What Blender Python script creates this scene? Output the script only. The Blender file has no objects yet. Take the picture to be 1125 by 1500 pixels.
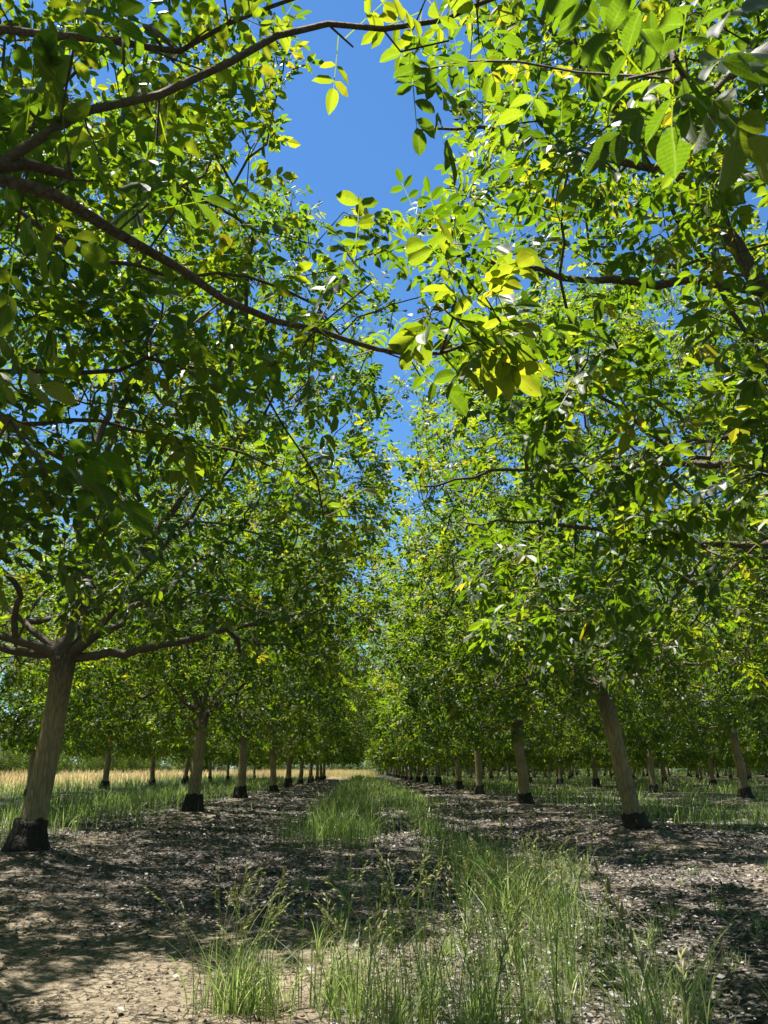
import bpy, math
import numpy as np
from mathutils import Matrix, Vector

# ---------------------------------------------------------------- camera, light, exposure
scene = bpy.context.scene
C = scene.collection
R_ = math.radians
CAM = np.array([0.0, 0.0, 1.15])
PITCH, YAW = 18.5, 1.54
cd = bpy.data.cameras.new("camera")
cam = bpy.data.objects.new("camera", cd)
C.objects.link(cam)
cam.location = CAM
cam.rotation_euler = (R_(90 + PITCH), 0, R_(-YAW))
cd.sensor_fit = 'VERTICAL'
cd.sensor_height = 36
cd.sensor_width = 27
cd.lens = 27.05
cd.clip_start = 0.05
cd.clip_end = 3000
cd.dof.use_dof = True
cd.dof.focus_distance = 6.0
cd.dof.aperture_fstop = 9.0
scene.camera = cam

SUN = Vector((-0.29, 0.12, 1.0)).normalized()       # towards the sun
world = bpy.data.worlds.new("World")
scene.world = world
world.use_nodes = True
wn = world.node_tree
bg = wn.nodes["Background"]
sky = wn.nodes.new("ShaderNodeTexSky")
sky.sky_type = 'NISHITA'
sky.sun_disc = False
sky.sun_elevation = math.asin(SUN.z)
sky.sun_rotation = math.atan2(SUN.x, SUN.y)
sky.altitude = 100
sky.air_density = 1.15
sky.dust_density = 0.0
sky.ozone_density = 10.0
sky_tint = wn.nodes.new("ShaderNodeMix")
sky_tint.data_type = 'RGBA'
sky_tint.blend_type = 'MULTIPLY'
sky_tint.inputs[0].default_value = 1.0
sky_tint.inputs[7].default_value = (0.76, 1.0, 1.08, 1)
wn.links.new(sky.outputs[0], sky_tint.inputs[6])
wn.links.new(sky_tint.outputs[2], bg.inputs[0])
bg.inputs[1].default_value = 0.062
sd = bpy.data.lights.new("sun", 'SUN')
sd.energy = 5.0
sd.angle = R_(0.53)
sd.color = (1.0, 0.95, 0.86)
sun = bpy.data.objects.new("sun", sd)
C.objects.link(sun)
sun.location = (-20, 10, 40)
sun.rotation_euler = SUN.to_track_quat('Z', 'Y').to_euler()

scene.view_settings.view_transform = 'Standard'
scene.view_settings.look = 'None'
scene.view_settings.gamma = 1
scene.view_settings.exposure = 1.48
scene.render.engine = 'CYCLES'
cy = scene.cycles
cy.max_bounces = 7
cy.diffuse_bounces = 3
cy.glossy_bounces = 2
cy.transmission_bounces = 4
cy.transparent_max_bounces = 4
cy.sample_clamp_indirect = 6
cy.use_denoising = True
cy.caustics_reflective = False
cy.caustics_refractive = False

# ---------------------------------------------------------------- helpers
def tag(o, label=None, cat=None, group=None, kind=None):
    for k, v in (("label", label), ("category", cat), ("group", group), ("kind", kind)):
        if v:
            o[k] = v
    return o


def mesh_from(name, V, faces, mat, attrs=None, smooth=False, uv=None):
    """V (n,3); faces: list of int arrays (m,k). One mesh."""
    me = bpy.data.meshes.new(name)
    V = np.asarray(V, dtype=np.float32)
    faces = [np.asarray(f, dtype=np.int32) for f in faces if len(f)]
    me.vertices.add(len(V))
    me.vertices.foreach_set("co", V.ravel())
    loops = np.concatenate([f.ravel() for f in faces])
    tot = np.concatenate([np.full(len(f), f.shape[1], dtype=np.int32) for f in faces])
    start = np.concatenate([[0], np.cumsum(tot)[:-1]]).astype(np.int32)
    me.loops.add(len(loops))
    me.loops.foreach_set("vertex_index", loops)
    me.polygons.add(len(tot))
    me.polygons.foreach_set("loop_start", start)
    me.polygons.foreach_set("loop_total", tot)
    me.polygons.foreach_set("use_smooth", np.full(len(tot), smooth, dtype=bool))
    for k, a in (attrs or {}).items():
        at = me.attributes.new(k, 'FLOAT', 'POINT')
        at.data.foreach_set("value", np.asarray(a, dtype=np.float32))
    if uv is not None:
        l = me.uv_layers.new(name="UVMap")
        l.data.foreach_set("uv", np.asarray(uv, dtype=np.float32)[loops].ravel())
    me.update(calc_edges=True)
    me.materials.append(mat)
    return me


def obj(name, me, parent=None, loc=None):
    o = bpy.data.objects.new(name, me)
    C.objects.link(o)
    if parent is not None:
        o.parent = parent
    if loc is not None:
        o.location = loc
    return o


def empty(name, loc, rz=0, s=1):
    o = bpy.data.objects.new(name, None)
    o.empty_display_size = 0.2
    C.objects.link(o)
    o.location = loc
    o.rotation_euler = (0, 0, rz)
    o.scale = (s, s, s)
    return o


def copy_tree(o, parent=None):
    c = o.copy()
    C.objects.link(c)
    if parent is not None:
        c.parent = parent
    for ch in o.children:
        copy_tree(ch, c)
    return c


def unit(a):
    return a / np.maximum(np.linalg.norm(a, axis=-1, keepdims=True), 1e-9)


def vnoise(x, y, seed=0):
    x = np.asarray(x, dtype=np.float64); y = np.asarray(y, dtype=np.float64)
    xi = np.floor(x).astype(np.int64); yi = np.floor(y).astype(np.int64)
    fx = x - xi; fy = y - yi
    fx = fx * fx * (3 - 2 * fx); fy = fy * fy * (3 - 2 * fy)
    def h(a, b):
        n = (a * 374761393 + b * 668265263 + seed * 982451653) & 0xffffffff
        n = ((n ^ (n >> 13)) * 1274126177) & 0xffffffff
        return ((n ^ (n >> 16)) & 0xffff) / 32767.5 - 1
    return ((h(xi, yi) * (1 - fx) + h(xi + 1, yi) * fx) * (1 - fy)
            + (h(xi, yi + 1) * (1 - fx) + h(xi + 1, yi + 1) * fx) * fy)


# ---------------------------------------------------------------- materials
def nodes_of(name):
    m = bpy.data.materials.new(name)
    m.use_nodes = True
    nt = m.node_tree
    nt.nodes.clear()
    out = nt.nodes.new("ShaderNodeOutputMaterial")
    return m, nt, out


def N(nt, t, **kw):
    n = nt.nodes.new(t)
    for k, v in kw.items():
        if k.startswith("i_"):
            n.inputs[k[2:].replace("_", " ")].default_value = v
        elif k.startswith("n_"):
            n.inputs[int(k[2:])].default_value = v
        else:
            setattr(n, k, v)
    return n


def ramp(nt, src, stops):
    r = nt.nodes.new("ShaderNodeValToRGB")
    el = r.color_ramp.elements
    while len(el) < len(stops):
        el.new(0.5)
    for e, (p, c) in zip(el, stops):
        e.position = p
        e.color = (*c, 1)
    nt.links.new(src, r.inputs[0])
    return r.outputs[0]


def mixc(nt, fac, a, b, mode='MIX'):
    m = nt.nodes.new("ShaderNodeMix")
    m.data_type = 'RGBA'
    m.blend_type = mode
    for s, v in ((m.inputs[0], fac), (m.inputs[6], a), (m.inputs[7], b)):
        if hasattr(v, "links"):
            nt.links.new(v, s)
        elif isinstance(v, (int, float)):
            s.default_value = v
        else:
            s.default_value = (*v, 1)
    return m.outputs[2]


def math_(nt, op, a, b=None, clamp=False):
    m = nt.nodes.new("ShaderNodeMath")
    m.operation = op
    m.use_clamp = clamp
    for i, v in enumerate((a, b)):
        if v is None:
            continue
        if hasattr(v, "links"):
            nt.links.new(v, m.inputs[i])
        else:
            m.inputs[i].default_value = v
    return m.outputs[0]


def blade_material(name, refl, trans, tfac, rough=0.5, spec=0.35, veins=False):
    m, nt, out = nodes_of(name)
    L = nt.links.new
    at = N(nt, "ShaderNodeAttribute", attribute_name="tint")
    cr = ramp(nt, at.outputs["Fac"], refl)
    ct = ramp(nt, at.outputs["Fac"], trans)
    pb = N(nt, "ShaderNodeBsdfPrincipled")
    pb.inputs["Roughness"].default_value = rough
    pb.inputs["Specular IOR Level"].default_value = spec
    tr = N(nt, "ShaderNodeBsdfTranslucent")
    if veins:
        uv = N(nt, "ShaderNodeUVMap")
        sp = N(nt, "ShaderNodeSeparateXYZ")
        L(uv.outputs[0], sp.inputs[0])
        av = math_(nt, 'ABSOLUTE', sp.outputs[1])
        # side veins run forward from the midrib
        k = math_(nt, 'SUBTRACT', sp.outputs[0], math_(nt, 'MULTIPLY', av, 0.22))
        s = math_(nt, 'SINE', math_(nt, 'MULTIPLY', k, 72.0))
        s = math_(nt, 'POWER', math_(nt, 'MULTIPLY', math_(nt, 'ADD', s, 1.0), 0.5), 7.0)
        mid = math_(nt, 'SUBTRACT', 1.0, math_(nt, 'MULTIPLY', av, 16.0), clamp=True)
        v = math_(nt, 'MAXIMUM', math_(nt, 'MULTIPLY', s, 0.55), mid)
        cr = mixc(nt, math_(nt, 'MULTIPLY', v, 0.4), cr, (0.13, 0.17, 0.05))
        ct = mixc(nt, math_(nt, 'MULTIPLY', v, 0.35), ct, (0.62, 0.75, 0.16))
        ns = N(nt, "ShaderNodeTexNoise", i_Scale=9.0, i_Detail=3.0)
        L(uv.outputs[0], ns.inputs["Vector"])
        ct = mixc(nt, 0.35, ct, ns.outputs["Fac"], 'OVERLAY')
        oi = N(nt, "ShaderNodeObjectInfo")
        sc = N(nt, "ShaderNodeVectorMath", operation='MULTIPLY_ADD')
        L(oi.outputs["Random"], sc.inputs[0])
        sc.inputs[1].default_value = (37, 19, 7)
        L(uv.outputs[0], sc.inputs[2])
        sp2 = N(nt, "ShaderNodeTexNoise", i_Scale=6.5, i_Detail=4.0)
        L(sc.outputs[0], sp2.inputs["Vector"])
        spot = ramp(nt, sp2.outputs["Fac"], [(0.66, (0, 0, 0)), (0.72, (1, 1, 1))])
        cr = mixc(nt, spot, cr, (0.07, 0.04, 0.015))
        ct = mixc(nt, math_(nt, 'MULTIPLY', spot, 0.8), ct, (0.25, 0.13, 0.02))
        bp = N(nt, "ShaderNodeBump", i_Strength=0.12, i_Distance=0.006)
        L(v, bp.inputs["Height"])
        L(bp.outputs[0], pb.inputs["Normal"])
        L(bp.outputs[0], tr.inputs["Normal"])
    L(cr, pb.inputs["Base Color"])
    L(ct, tr.inputs["Color"])
    mx = N(nt, "ShaderNodeMixShader")
    mx.inputs[0].default_value = tfac
    L(pb.outputs[0], mx.inputs[1])
    L(tr.outputs[0], mx.inputs[2])
    L(mx.outputs[0], out.inputs[0])
    return m


LEAF_R = [(0.0, (0.014, 0.034, 0.010)), (0.45, (0.024, 0.046, 0.011)), (0.8, (0.055, 0.075, 0.014)), (1.0, (0.14, 0.12, 0.02))]
LEAF_T = [(0.0, (0.13, 0.26, 0.006)), (0.45, (0.29, 0.51, 0.010)), (0.8, (0.66, 0.76, 0.020)), (1.0, (0.86, 0.70, 0.04))]
leaf_mat = blade_material("walnut leaf", LEAF_R, LEAF_T, 0.34, 0.48, 0.42)
leaf_near_mat = blade_material("walnut leaf veined", LEAF_R, LEAF_T, 0.34, 0.5, 0.35, veins=True)
grass_mat = blade_material("green grass", [(0, (0.05, 0.08, 0.028)), (0.5, (0.095, 0.14, 0.042)), (1, (0.23, 0.24, 0.115))],
                           [(0, (0.16, 0.28, 0.05)), (0.5, (0.35, 0.53, 0.09)), (1, (0.62, 0.68, 0.28))], 0.44, 0.4, 0.5)
straw_mat = blade_material("dry straw", [(0, (0.28, 0.20, 0.09)), (0.6, (0.46, 0.36, 0.17)), (1, (0.30, 0.30, 0.11))],
                           [(0, (0.5, 0.36, 0.14)), (0.6, (0.7, 0.56, 0.26)), (1, (0.5, 0.5, 0.2))], 0.4, 0.55, 0.3)
seed_mat = blade_material("seed heads", [(0, (0.16, 0.18, 0.06)), (1, (0.34, 0.32, 0.15))],
                          [(0, (0.35, 0.42, 0.12)), (1, (0.6, 0.58, 0.28))], 0.4, 0.5, 0.3)
litter_mat = blade_material("dead leaves", [(0, (0.030, 0.022, 0.018)), (0.3, (0.055, 0.047, 0.043)), (0.62, (0.22, 0.203, 0.19)), (1, (0.45, 0.43, 0.415))],
                            [(0, (0.03, 0.02, 0.01)), (1, (0.2, 0.14, 0.08))], 0.12, 0.65, 0.3)


def bark_material(name, dark, light, zs, bump, scale=1.0, top=None):
    m, nt, out = nodes_of(name)
    L = nt.links.new
    tc = N(nt, "ShaderNodeTexCoord")
    mp = N(nt, "ShaderNodeMapping")
    mp.inputs["Scale"].default_value = (scale, scale, scale * zs)
    L(tc.outputs["Object"], mp.inputs[0])
    n1 = N(nt, "ShaderNodeTexNoise", i_Scale=26.0, i_Detail=6.0, i_Roughness=0.65)
    n1.inputs["Distortion"].default_value = 0.6
    L(mp.outputs[0], n1.inputs["Vector"])
    n2 = N(nt, "ShaderNodeTexNoise", i_Scale=2.2, i_Detail=3.0)
    L(tc.outputs["Object"], n2.inputs["Vector"])
    vo = N(nt, "ShaderNodeTexVoronoi", i_Scale=30.0)
    vo.feature = 'DISTANCE_TO_EDGE'
    L(mp.outputs[0], vo.inputs["Vector"])
    crack = math_(nt, 'MULTIPLY', vo.outputs["Distance"], 5.0, clamp=True)
    hgt = math_(nt, 'ADD', math_(nt, 'MULTIPLY', n1.outputs["Fac"], 0.7), math_(nt, 'MULTIPLY', crack, 0.3))
    col = ramp(nt, hgt, [(0.3, dark), (0.72, light)])
    col = mixc(nt, 0.5, col, ramp(nt, n2.outputs["Fac"], [(0.35, tuple(c * 0.55 for c in light)), (0.65, light)]))
    if top:                                            # pale lower bark blends into a darker, greyer tone towards the fork
        sp = N(nt, "ShaderNodeSeparateXYZ")
        L(tc.outputs["Object"], sp.inputs[0])
        f = math_(nt, 'ADD', sp.outputs[2], math_(nt, 'MULTIPLY', n2.outputs["Fac"], 0.9))
        f = math_(nt, 'MULTIPLY', math_(nt, 'SUBTRACT', f, 2.1), 1.6, clamp=True)
        col = mixc(nt, f, col, ramp(nt, hgt, [(0.3, top[0]), (0.72, top[1])]))
    pb = N(nt, "ShaderNodeBsdfPrincipled", i_Roughness=0.85)
    pb.inputs["Specular IOR Level"].default_value = 0.25
    L(col, pb.inputs["Base Color"])
    bp = N(nt, "ShaderNodeBump", i_Strength=bump, i_Distance=0.02)
    L(hgt, bp.inputs["Height"])
    L(bp.outputs[0], pb.inputs["Normal"])
    L(pb.outputs[0], out.inputs[0])
    return m


trunk_mat = bark_material("pale walnut bark", (0.090, 0.068, 0.036), (0.39, 0.31, 0.175), 0.14, 0.9, top=((0.07, 0.055, 0.042), (0.19, 0.155, 0.115)))
base_mat = bark_material("black rootstock bark", (0.006, 0.005, 0.005), (0.046, 0.038, 0.030), 0.3, 1.0, 0.8)
limb_mat = bark_material("grey limb bark", (0.05, 0.040, 0.032), (0.20, 0.162, 0.125), 0.8, 0.9, 1.2)
twig_mat = bark_material("twig bark", (0.06, 0.045, 0.033), (0.17, 0.13, 0.095), 1.0, 0.3)


def ground_material():
    m, nt, out = nodes_of("orchard soil")
    L = nt.links.new
    geo = N(nt, "ShaderNodeNewGeometry")
    P = geo.outputs["Position"]

    def noise(s, d=4.0, r=0.6):
        n = N(nt, "ShaderNodeTexNoise", i_Scale=s, i_Detail=d, i_Roughness=r)
        L(P, n.inputs["Vector"])
        return n.outputs["Fac"]

    a_l = N(nt, "ShaderNodeAttribute", attribute_name="litter").outputs["Fac"]
    a_g = N(nt, "ShaderNodeAttribute", attribute_name="grass").outputs["Fac"]
    a_d = N(nt, "ShaderNodeAttribute", attribute_name="dry").outputs["Fac"]
    soil = ramp(nt, noise(1.3, 5), [(0.3, (0.17, 0.132, 0.09)), (0.7, (0.29, 0.24, 0.17))])
    soil = mixc(nt, 0.55, soil, ramp(nt, noise(26, 5), [(0.3, (0.11, 0.083, 0.056)), (0.6, (0.31, 0.26, 0.185))]))
    # cracked crust
    wv = N(nt, "ShaderNodeTexNoise", i_Scale=7.0, i_Detail=5.0, i_Roughness=0.65)
    L(P, wv.inputs["Vector"])
    ad = N(nt, "ShaderNodeVectorMath", operation='MULTIPLY_ADD')
    L(wv.outputs["Color"], ad.inputs[0])
    ad.inputs[1].default_value = (0.30, 0.30, 0.30)
    L(P, ad.inputs[2])
    vo = N(nt, "ShaderNodeTexVoronoi", i_Scale=12.0)
    vo.feature = 'DISTANCE_TO_EDGE'
    L(ad.outputs[0], vo.inputs["Vector"])
    crack = math_(nt, 'MULTIPLY', vo.outputs["Distance"], 11.0, clamp=True)
    cm = ramp(nt, noise(2.6, 4, 0.7), [(0.36, (0, 0, 0)), (0.62, (1, 1, 1))])
    crack_f = math_(nt, 'MULTIPLY', math_(nt, 'SUBTRACT', 1.0, crack), cm)
    soil = mixc(nt, math_(nt, 'MULTIPLY', crack_f, 0.75), soil, (0.07, 0.053, 0.036))  # shadow lines inside the cracks painted into the soil colour
    lit = ramp(nt, noise(17, 3, 0.7), [(0.38, (0.022, 0.018, 0.016)), (0.5, (0.07, 0.058, 0.050)), (0.57, (0.21, 0.192, 0.175)), (0.70, (0.36, 0.335, 0.31))])
    lf = math_(nt, 'MULTIPLY', a_l, ramp(nt, noise(0.7, 4), [(0.3, (0.35, 0.35, 0.35)), (0.55, (1, 1, 1))]))
    col = mixc(nt, lf, soil, lit)
    gr = ramp(nt, noise(9, 4), [(0.35, (0.035, 0.05, 0.018)), (0.65, (0.10, 0.11, 0.045))])
    col = mixc(nt, math_(nt, 'MULTIPLY', a_g, 0.8), col, gr)
    dr = ramp(nt, noise(0.6, 5), [(0.3, (0.30, 0.22, 0.10)), (0.7, (0.46, 0.37, 0.18))])
    col = mixc(nt, a_d, col, dr)
    pb = N(nt, "ShaderNodeBsdfPrincipled", i_Roughness=0.92)
    pb.inputs["Specular IOR Level"].default_value = 0.15
    L(col, pb.inputs["Base Color"])
    h = math_(nt, 'ADD', math_(nt, 'MULTIPLY', noise(38, 6, 0.7), 0.5), math_(nt, 'MULTIPLY', noise(8, 4), 0.8))
    h = math_(nt, 'SUBTRACT', h, math_(nt, 'MULTIPLY', crack_f, 0.9))
    bp = N(nt, "ShaderNodeBump", i_Strength=0.9, i_Distance=0.05)
    L(h, bp.inputs["Height"])
    L(bp.outputs[0], pb.inputs["Normal"])
    L(pb.outputs[0], out.inputs[0])
    return m


soil_mat = ground_material()

# ---------------------------------------------------------------- orchard layout
DX, DY = 8.85, 9.15
X0 = 0.33


def row_x(k):                        # k = -1 is the row left of the track, 0 the row right of it
    return X0 + (k + 0.5) * DX


def row_y0(k):
    return 1.25 if k % 2 else 5.3    # the rows alternate by half a step


tree_spots = {}                      # (k, n) -> (x, y)
spot_rng = np.random.default_rng(5)
for k in range(-3, 11):
    ymax = {-3: 12, -2: 100, -1: 100, 0: 168}.get(k, 166)
    for n in range(-2, 20):
        x, y = row_x(k), row_y0(k) + n * DY
        if n >= 1:
            x += spot_rng.normal(0, 0.12); y += spot_rng.normal(0, 0.2)
        if (k, n) == (-1, 1): x, y = -4.12, 10.4
        if (k, n) == (0, 1): x, y = 4.8, 14.4
        if y > ymax:
            continue
        if y < -2 and not (k in (-1, 0) and n >= -1):
            continue
        if k == -3 and y < 0:
            continue
        ang = (x - 1.2) / max(y + 5, 0.1)
        if n >= 1 and k >= 1 and (x - 5.0) / max(y, 0.1) > 0.62 and y > 0:
            continue
        if k >= 2 and y < 25:
            continue
        tree_spots[(k, n)] = (x, y)
SPOT = np.array(list(tree_spots.values()))


def zground(x, y, fine=True):
    x = np.asarray(x, dtype=np.float64); y = np.asarray(y, dtype=np.float64)
    z = np.zeros(np.broadcast(x, y).shape)
    kk = np.round((x - X0) / DX - 0.5)
    dx = x - (X0 + (kk + 0.5) * DX)
    inside = (x > -18) & (y < 175)
    z += np.where(inside, 0.09 * np.exp(-(dx / 1.5) ** 2), 0)
    near = SPOT[(SPOT[:, 1] < 70)]
    for sx, sy in near:
        z += 0.13 * np.exp(-(((x - sx) ** 2 + (y - sy) ** 2) / 0.75 ** 2))
    z += 0.035 * vnoise(x * 0.45, y * 0.45, 3) + 0.018 * vnoise(x * 1.5, y * 1.5, 4)
    if fine:
        z += 0.012 * vnoise(x * 4.5, y * 4.5, 5) + 0.006 * vnoise(x * 11, y * 11, 6)
    far = np.clip((-x - 25) / 60, 0, 1)
    return z + 0.9 * far ** 1.3


def smooth(a, b, v):
    t = np.clip((v - a) / (b - a), 0, 1)
    return t * t * (3 - 2 * t)


def zones(x, y):
    n = 0.6 * vnoise(x * 0.6, y * 0.6, 11) + 0.3 * vnoise(x * 2, y * 2, 12)
    bare = (1 - smooth(5.6, 8.2, y + n * 1.3)) * (1 - smooth(-0.5, 0.7, x + n))
    berm = np.exp(-((np.abs(x - row_x(-1))) / 0.9) ** 2) + np.exp(-((np.abs(x - row_x(0))) / 0.9) ** 2)
    litter = np.clip(1 - bare, 0, 1) * (0.95 - 0.55 * np.clip(berm, 0, 1))
    kk = np.round((x - X0) / DX)
    ax = np.abs(x - (X0 + kk * DX))
    side = (kk != 0) & (x > -18)
    grass = np.where(side, (1 - smooth(1.9, 3.0, ax + n)) * smooth(11, 16, y), 0)
    grass = np.maximum(grass, np.where(kk == 0, (1 - smooth(0.25, 0.75, np.abs(x - 1.45) + 0.2 * n)) * smooth(3, 6, y), 0))
    grass = np.maximum(grass, np.where(kk == 0, (1 - smooth(0.3, 0.8, np.abs(x + 0.4) + 0.2 * n)) * smooth(12, 15, y), 0))
    dry = np.maximum(smooth(-17.0, -19.5, x), smooth(108, 114, y) * (1 - smooth(1.5, 3, x)))
    dry = np.where((x > 3) & (y > 60), 0, dry)
    grass = np.maximum(grass, smooth(168, 175, y) * (x > 3))
    grass = np.maximum(grass, smooth(-12, -13, x) * smooth(-19, -18, x) * smooth(12, 20, y))
    return litter * (1 - dry), grass * (1 - dry), dry


# ground: one sheet, fine near the camera, coarse towards the horizon
def axis_lines(a, b, step, grow, lo, hi):
    mid = list(np.arange(a, b, step))
    up, s = [b], step
    while up[-1] < hi:
        s *= grow
        up.append(up[-1] + s)
    dn, s = [a], step
    while dn[-1] > lo:
        s *= grow
        dn.append(dn[-1] - s)
    return np.array(dn[:0:-1] + mid + up)


gx = axis_lines(-5.5, 6.5, 0.10, 1.09, -900, 900)
gy = [-400, -200, -100, -50, -25, -12, -6, -3, -1.5, 0, 1.0, 1.8]
while gy[-1] < 1500:
    d = gy[-1]
    gy.append(d + max(0.065, 0.0125 * d if d < 60 else 0.03 * d))
gy = np.array(gy)
GX, GY = np.meshgrid(gx, gy)
GZ = zground(GX, GY)
lit, gra, dry = zones(GX, GY)
nx, ny = len(gx), len(gy)
idx = np.arange(nx * ny).reshape(ny, nx)
quads = np.stack([idx[:-1, :-1], idx[:-1, 1:], idx[1:, 1:], idx[1:, :-1]], -1).reshape(-1, 4)
gm = mesh_from("ground", np.stack([GX, GY, GZ], -1).reshape(-1, 3), [quads], soil_mat,
               {"litter": lit.ravel(), "grass": gra.ravel(), "dry": dry.ravel()}, smooth=True)
tag(obj("ground", gm), kind="structure", label="sandy orchard ground with dead leaves")

# ---------------------------------------------------------------- leaf templates (u along, v across, w out of the blade)
def leaf_grid(nu, nv, fold, curl, wav, seed):
    r = np.random.default_rng(seed)
    us = np.linspace(0, 1, nu)
    V, UV = [], []
    ph = r.uniform(0, 6, 3)
    for u in us:
        w = 0.5 * (math.sin(math.pi * u ** 1.02) ** 0.62) if 0 < u < 1 else 0.0
        w = max(w, 0.012)
        for v in np.linspace(-1, 1, nv):
            a = abs(v)
            z = fold * a * w * 2 - curl * u * u + wav * a * math.sin(u * 11 + ph[0] + (2 if v > 0 else 0))
            bend = 0.06 * math.sin(u * 2.6 + ph[1])
            V.append((u, v * w + bend * u, z))
            UV.append((u, v * w))
    i = np.arange(nu * nv).reshape(nu, nv)
    F = np.stack([i[:-1, :-1], i[:-1, 1:], i[1:, 1:], i[1:, :-1]], -1).reshape(-1, 4)
    return np.array(V), F, np.array(UV)


T8_V = np.array([(0, 0, 0), (0.34, 0, -0.02), (0.72, 0, -0.06), (1, 0, -0.15),
                 (0.24, 0.40, 0.05), (0.66, 0.44, 0.0), (0.24, -0.40, 0.05), (0.66, -0.44, 0.0)])
T8_T = np.array([(0, 1, 4), (2, 3, 5), (0, 6, 1), (2, 7, 3)])
T8_Q = np.array([(1, 2, 5, 4), (1, 6, 7, 2)])
T4_V = np.array([(0, 0, 0), (1, 0, -0.12), (0.26, 0.42, 0.05), (0.68, 0.43, 0.02), (0.26, -0.42, 0.05), (0.68, -0.43, 0.02)])
T4_T = np.zeros((0, 3), int)
T4_Q = np.array([(0, 1, 3, 2), (0, 4, 5, 1)])
T2_V = np.array([(0, 0, 0), (0.5, 0.46, 0.05), (1, 0, -0.05), (0.5, -0.46, 0.05)])
T2_T = np.array([(0, 2, 1), (0, 3, 2)])
T2_Q = np.zeros((0, 4), int)
TEMPL = {8: (T8_V, T8_T, T8_Q), 4: (T4_V, T4_T, T4_Q), 2: (T2_V, T2_T, T2_Q)}


def scatter(P, D, Nn, L, W, tint, templ):
    V, T, Q = TEMPL[templ]
    S = np.cross(Nn, D)
    co = (P[:, None] + D[:, None] * (V[None, :, 0:1] * L[:, None, None])
          + S[:, None] * (V[None, :, 1:2] * W[:, None, None]) + Nn[:, None] * (V[None, :, 2:3] * L[:, None, None]))
    n, nv = len(P), len(V)
    off = (np.arange(n) * nv)[:, None, None]
    Ts = (T[None] + off).reshape(-1, 3) if len(T) else np.zeros((0, 3), int)
    Qs = (Q[None] + off).reshape(-1, 4) if len(Q) else np.zeros((0, 4), int)
    return co.reshape(-1, 3), Ts, Qs, np.repeat(tint, nv)


near_leaf_meshes = []
for i in range(10):
    V, F, UV = leaf_grid(8, 5, 0.08 + 0.06 * (i % 3), 0.06 + 0.09 * (i % 4), 0.018, 40 + i)
    t = [0.2, 0.35, 0.42, 0.48, 0.52, 0.58, 0.63, 0.68, 0.74, 0.82][i]
    near_leaf_meshes.append(mesh_from("leaf", V, [F], leaf_near_mat, {"tint": np.full(len(V), t)}, smooth=True, uv=UV))

# ---------------------------------------------------------------- walnut tree generator
class Skeleton:
    def __init__(s, cap=40000):
        s.p = np.zeros((cap, 3)); s.par = np.full(cap, -1); s.path = np.zeros(cap); s.rmin = np.zeros(cap); s.rcap = np.full(cap, 9.0); s.few = np.zeros(cap, bool)
        s.ok = np.zeros(cap, bool); s.n = 0

    def add(s, p, par, rmin=0.0, ok=True):
        i = s.n
        s.p[i] = p; s.par[i] = par; s.rmin[i] = rmin; s.ok[i] = ok
        s.path[i] = 0 if par < 0 else s.path[par] + np.linalg.norm(s.p[i] - s.p[par])
        s.n += 1
        return i


def polyline(pts, step):
    """Catmull-Rom through pts, sampled about every step."""
    P = np.array(pts, float)
    P = np.vstack([2 * P[0] - P[1], P, 2 * P[-1] - P[-2]])
    out = []
    for i in range(1, len(P) - 2):
        a, b, c, d = P[i - 1:i + 3]
        n = max(1, int(np.linalg.norm(c - b) / step))
        for t in np.arange(n) / n:
            out.append(0.5 * (2 * b + (c - a) * t + (2 * a - 5 * b + 4 * c - d) * t * t + (3 * b - a - 3 * c + d) * t ** 3))
    out.append(P[-2])
    return np.array(out)


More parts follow.
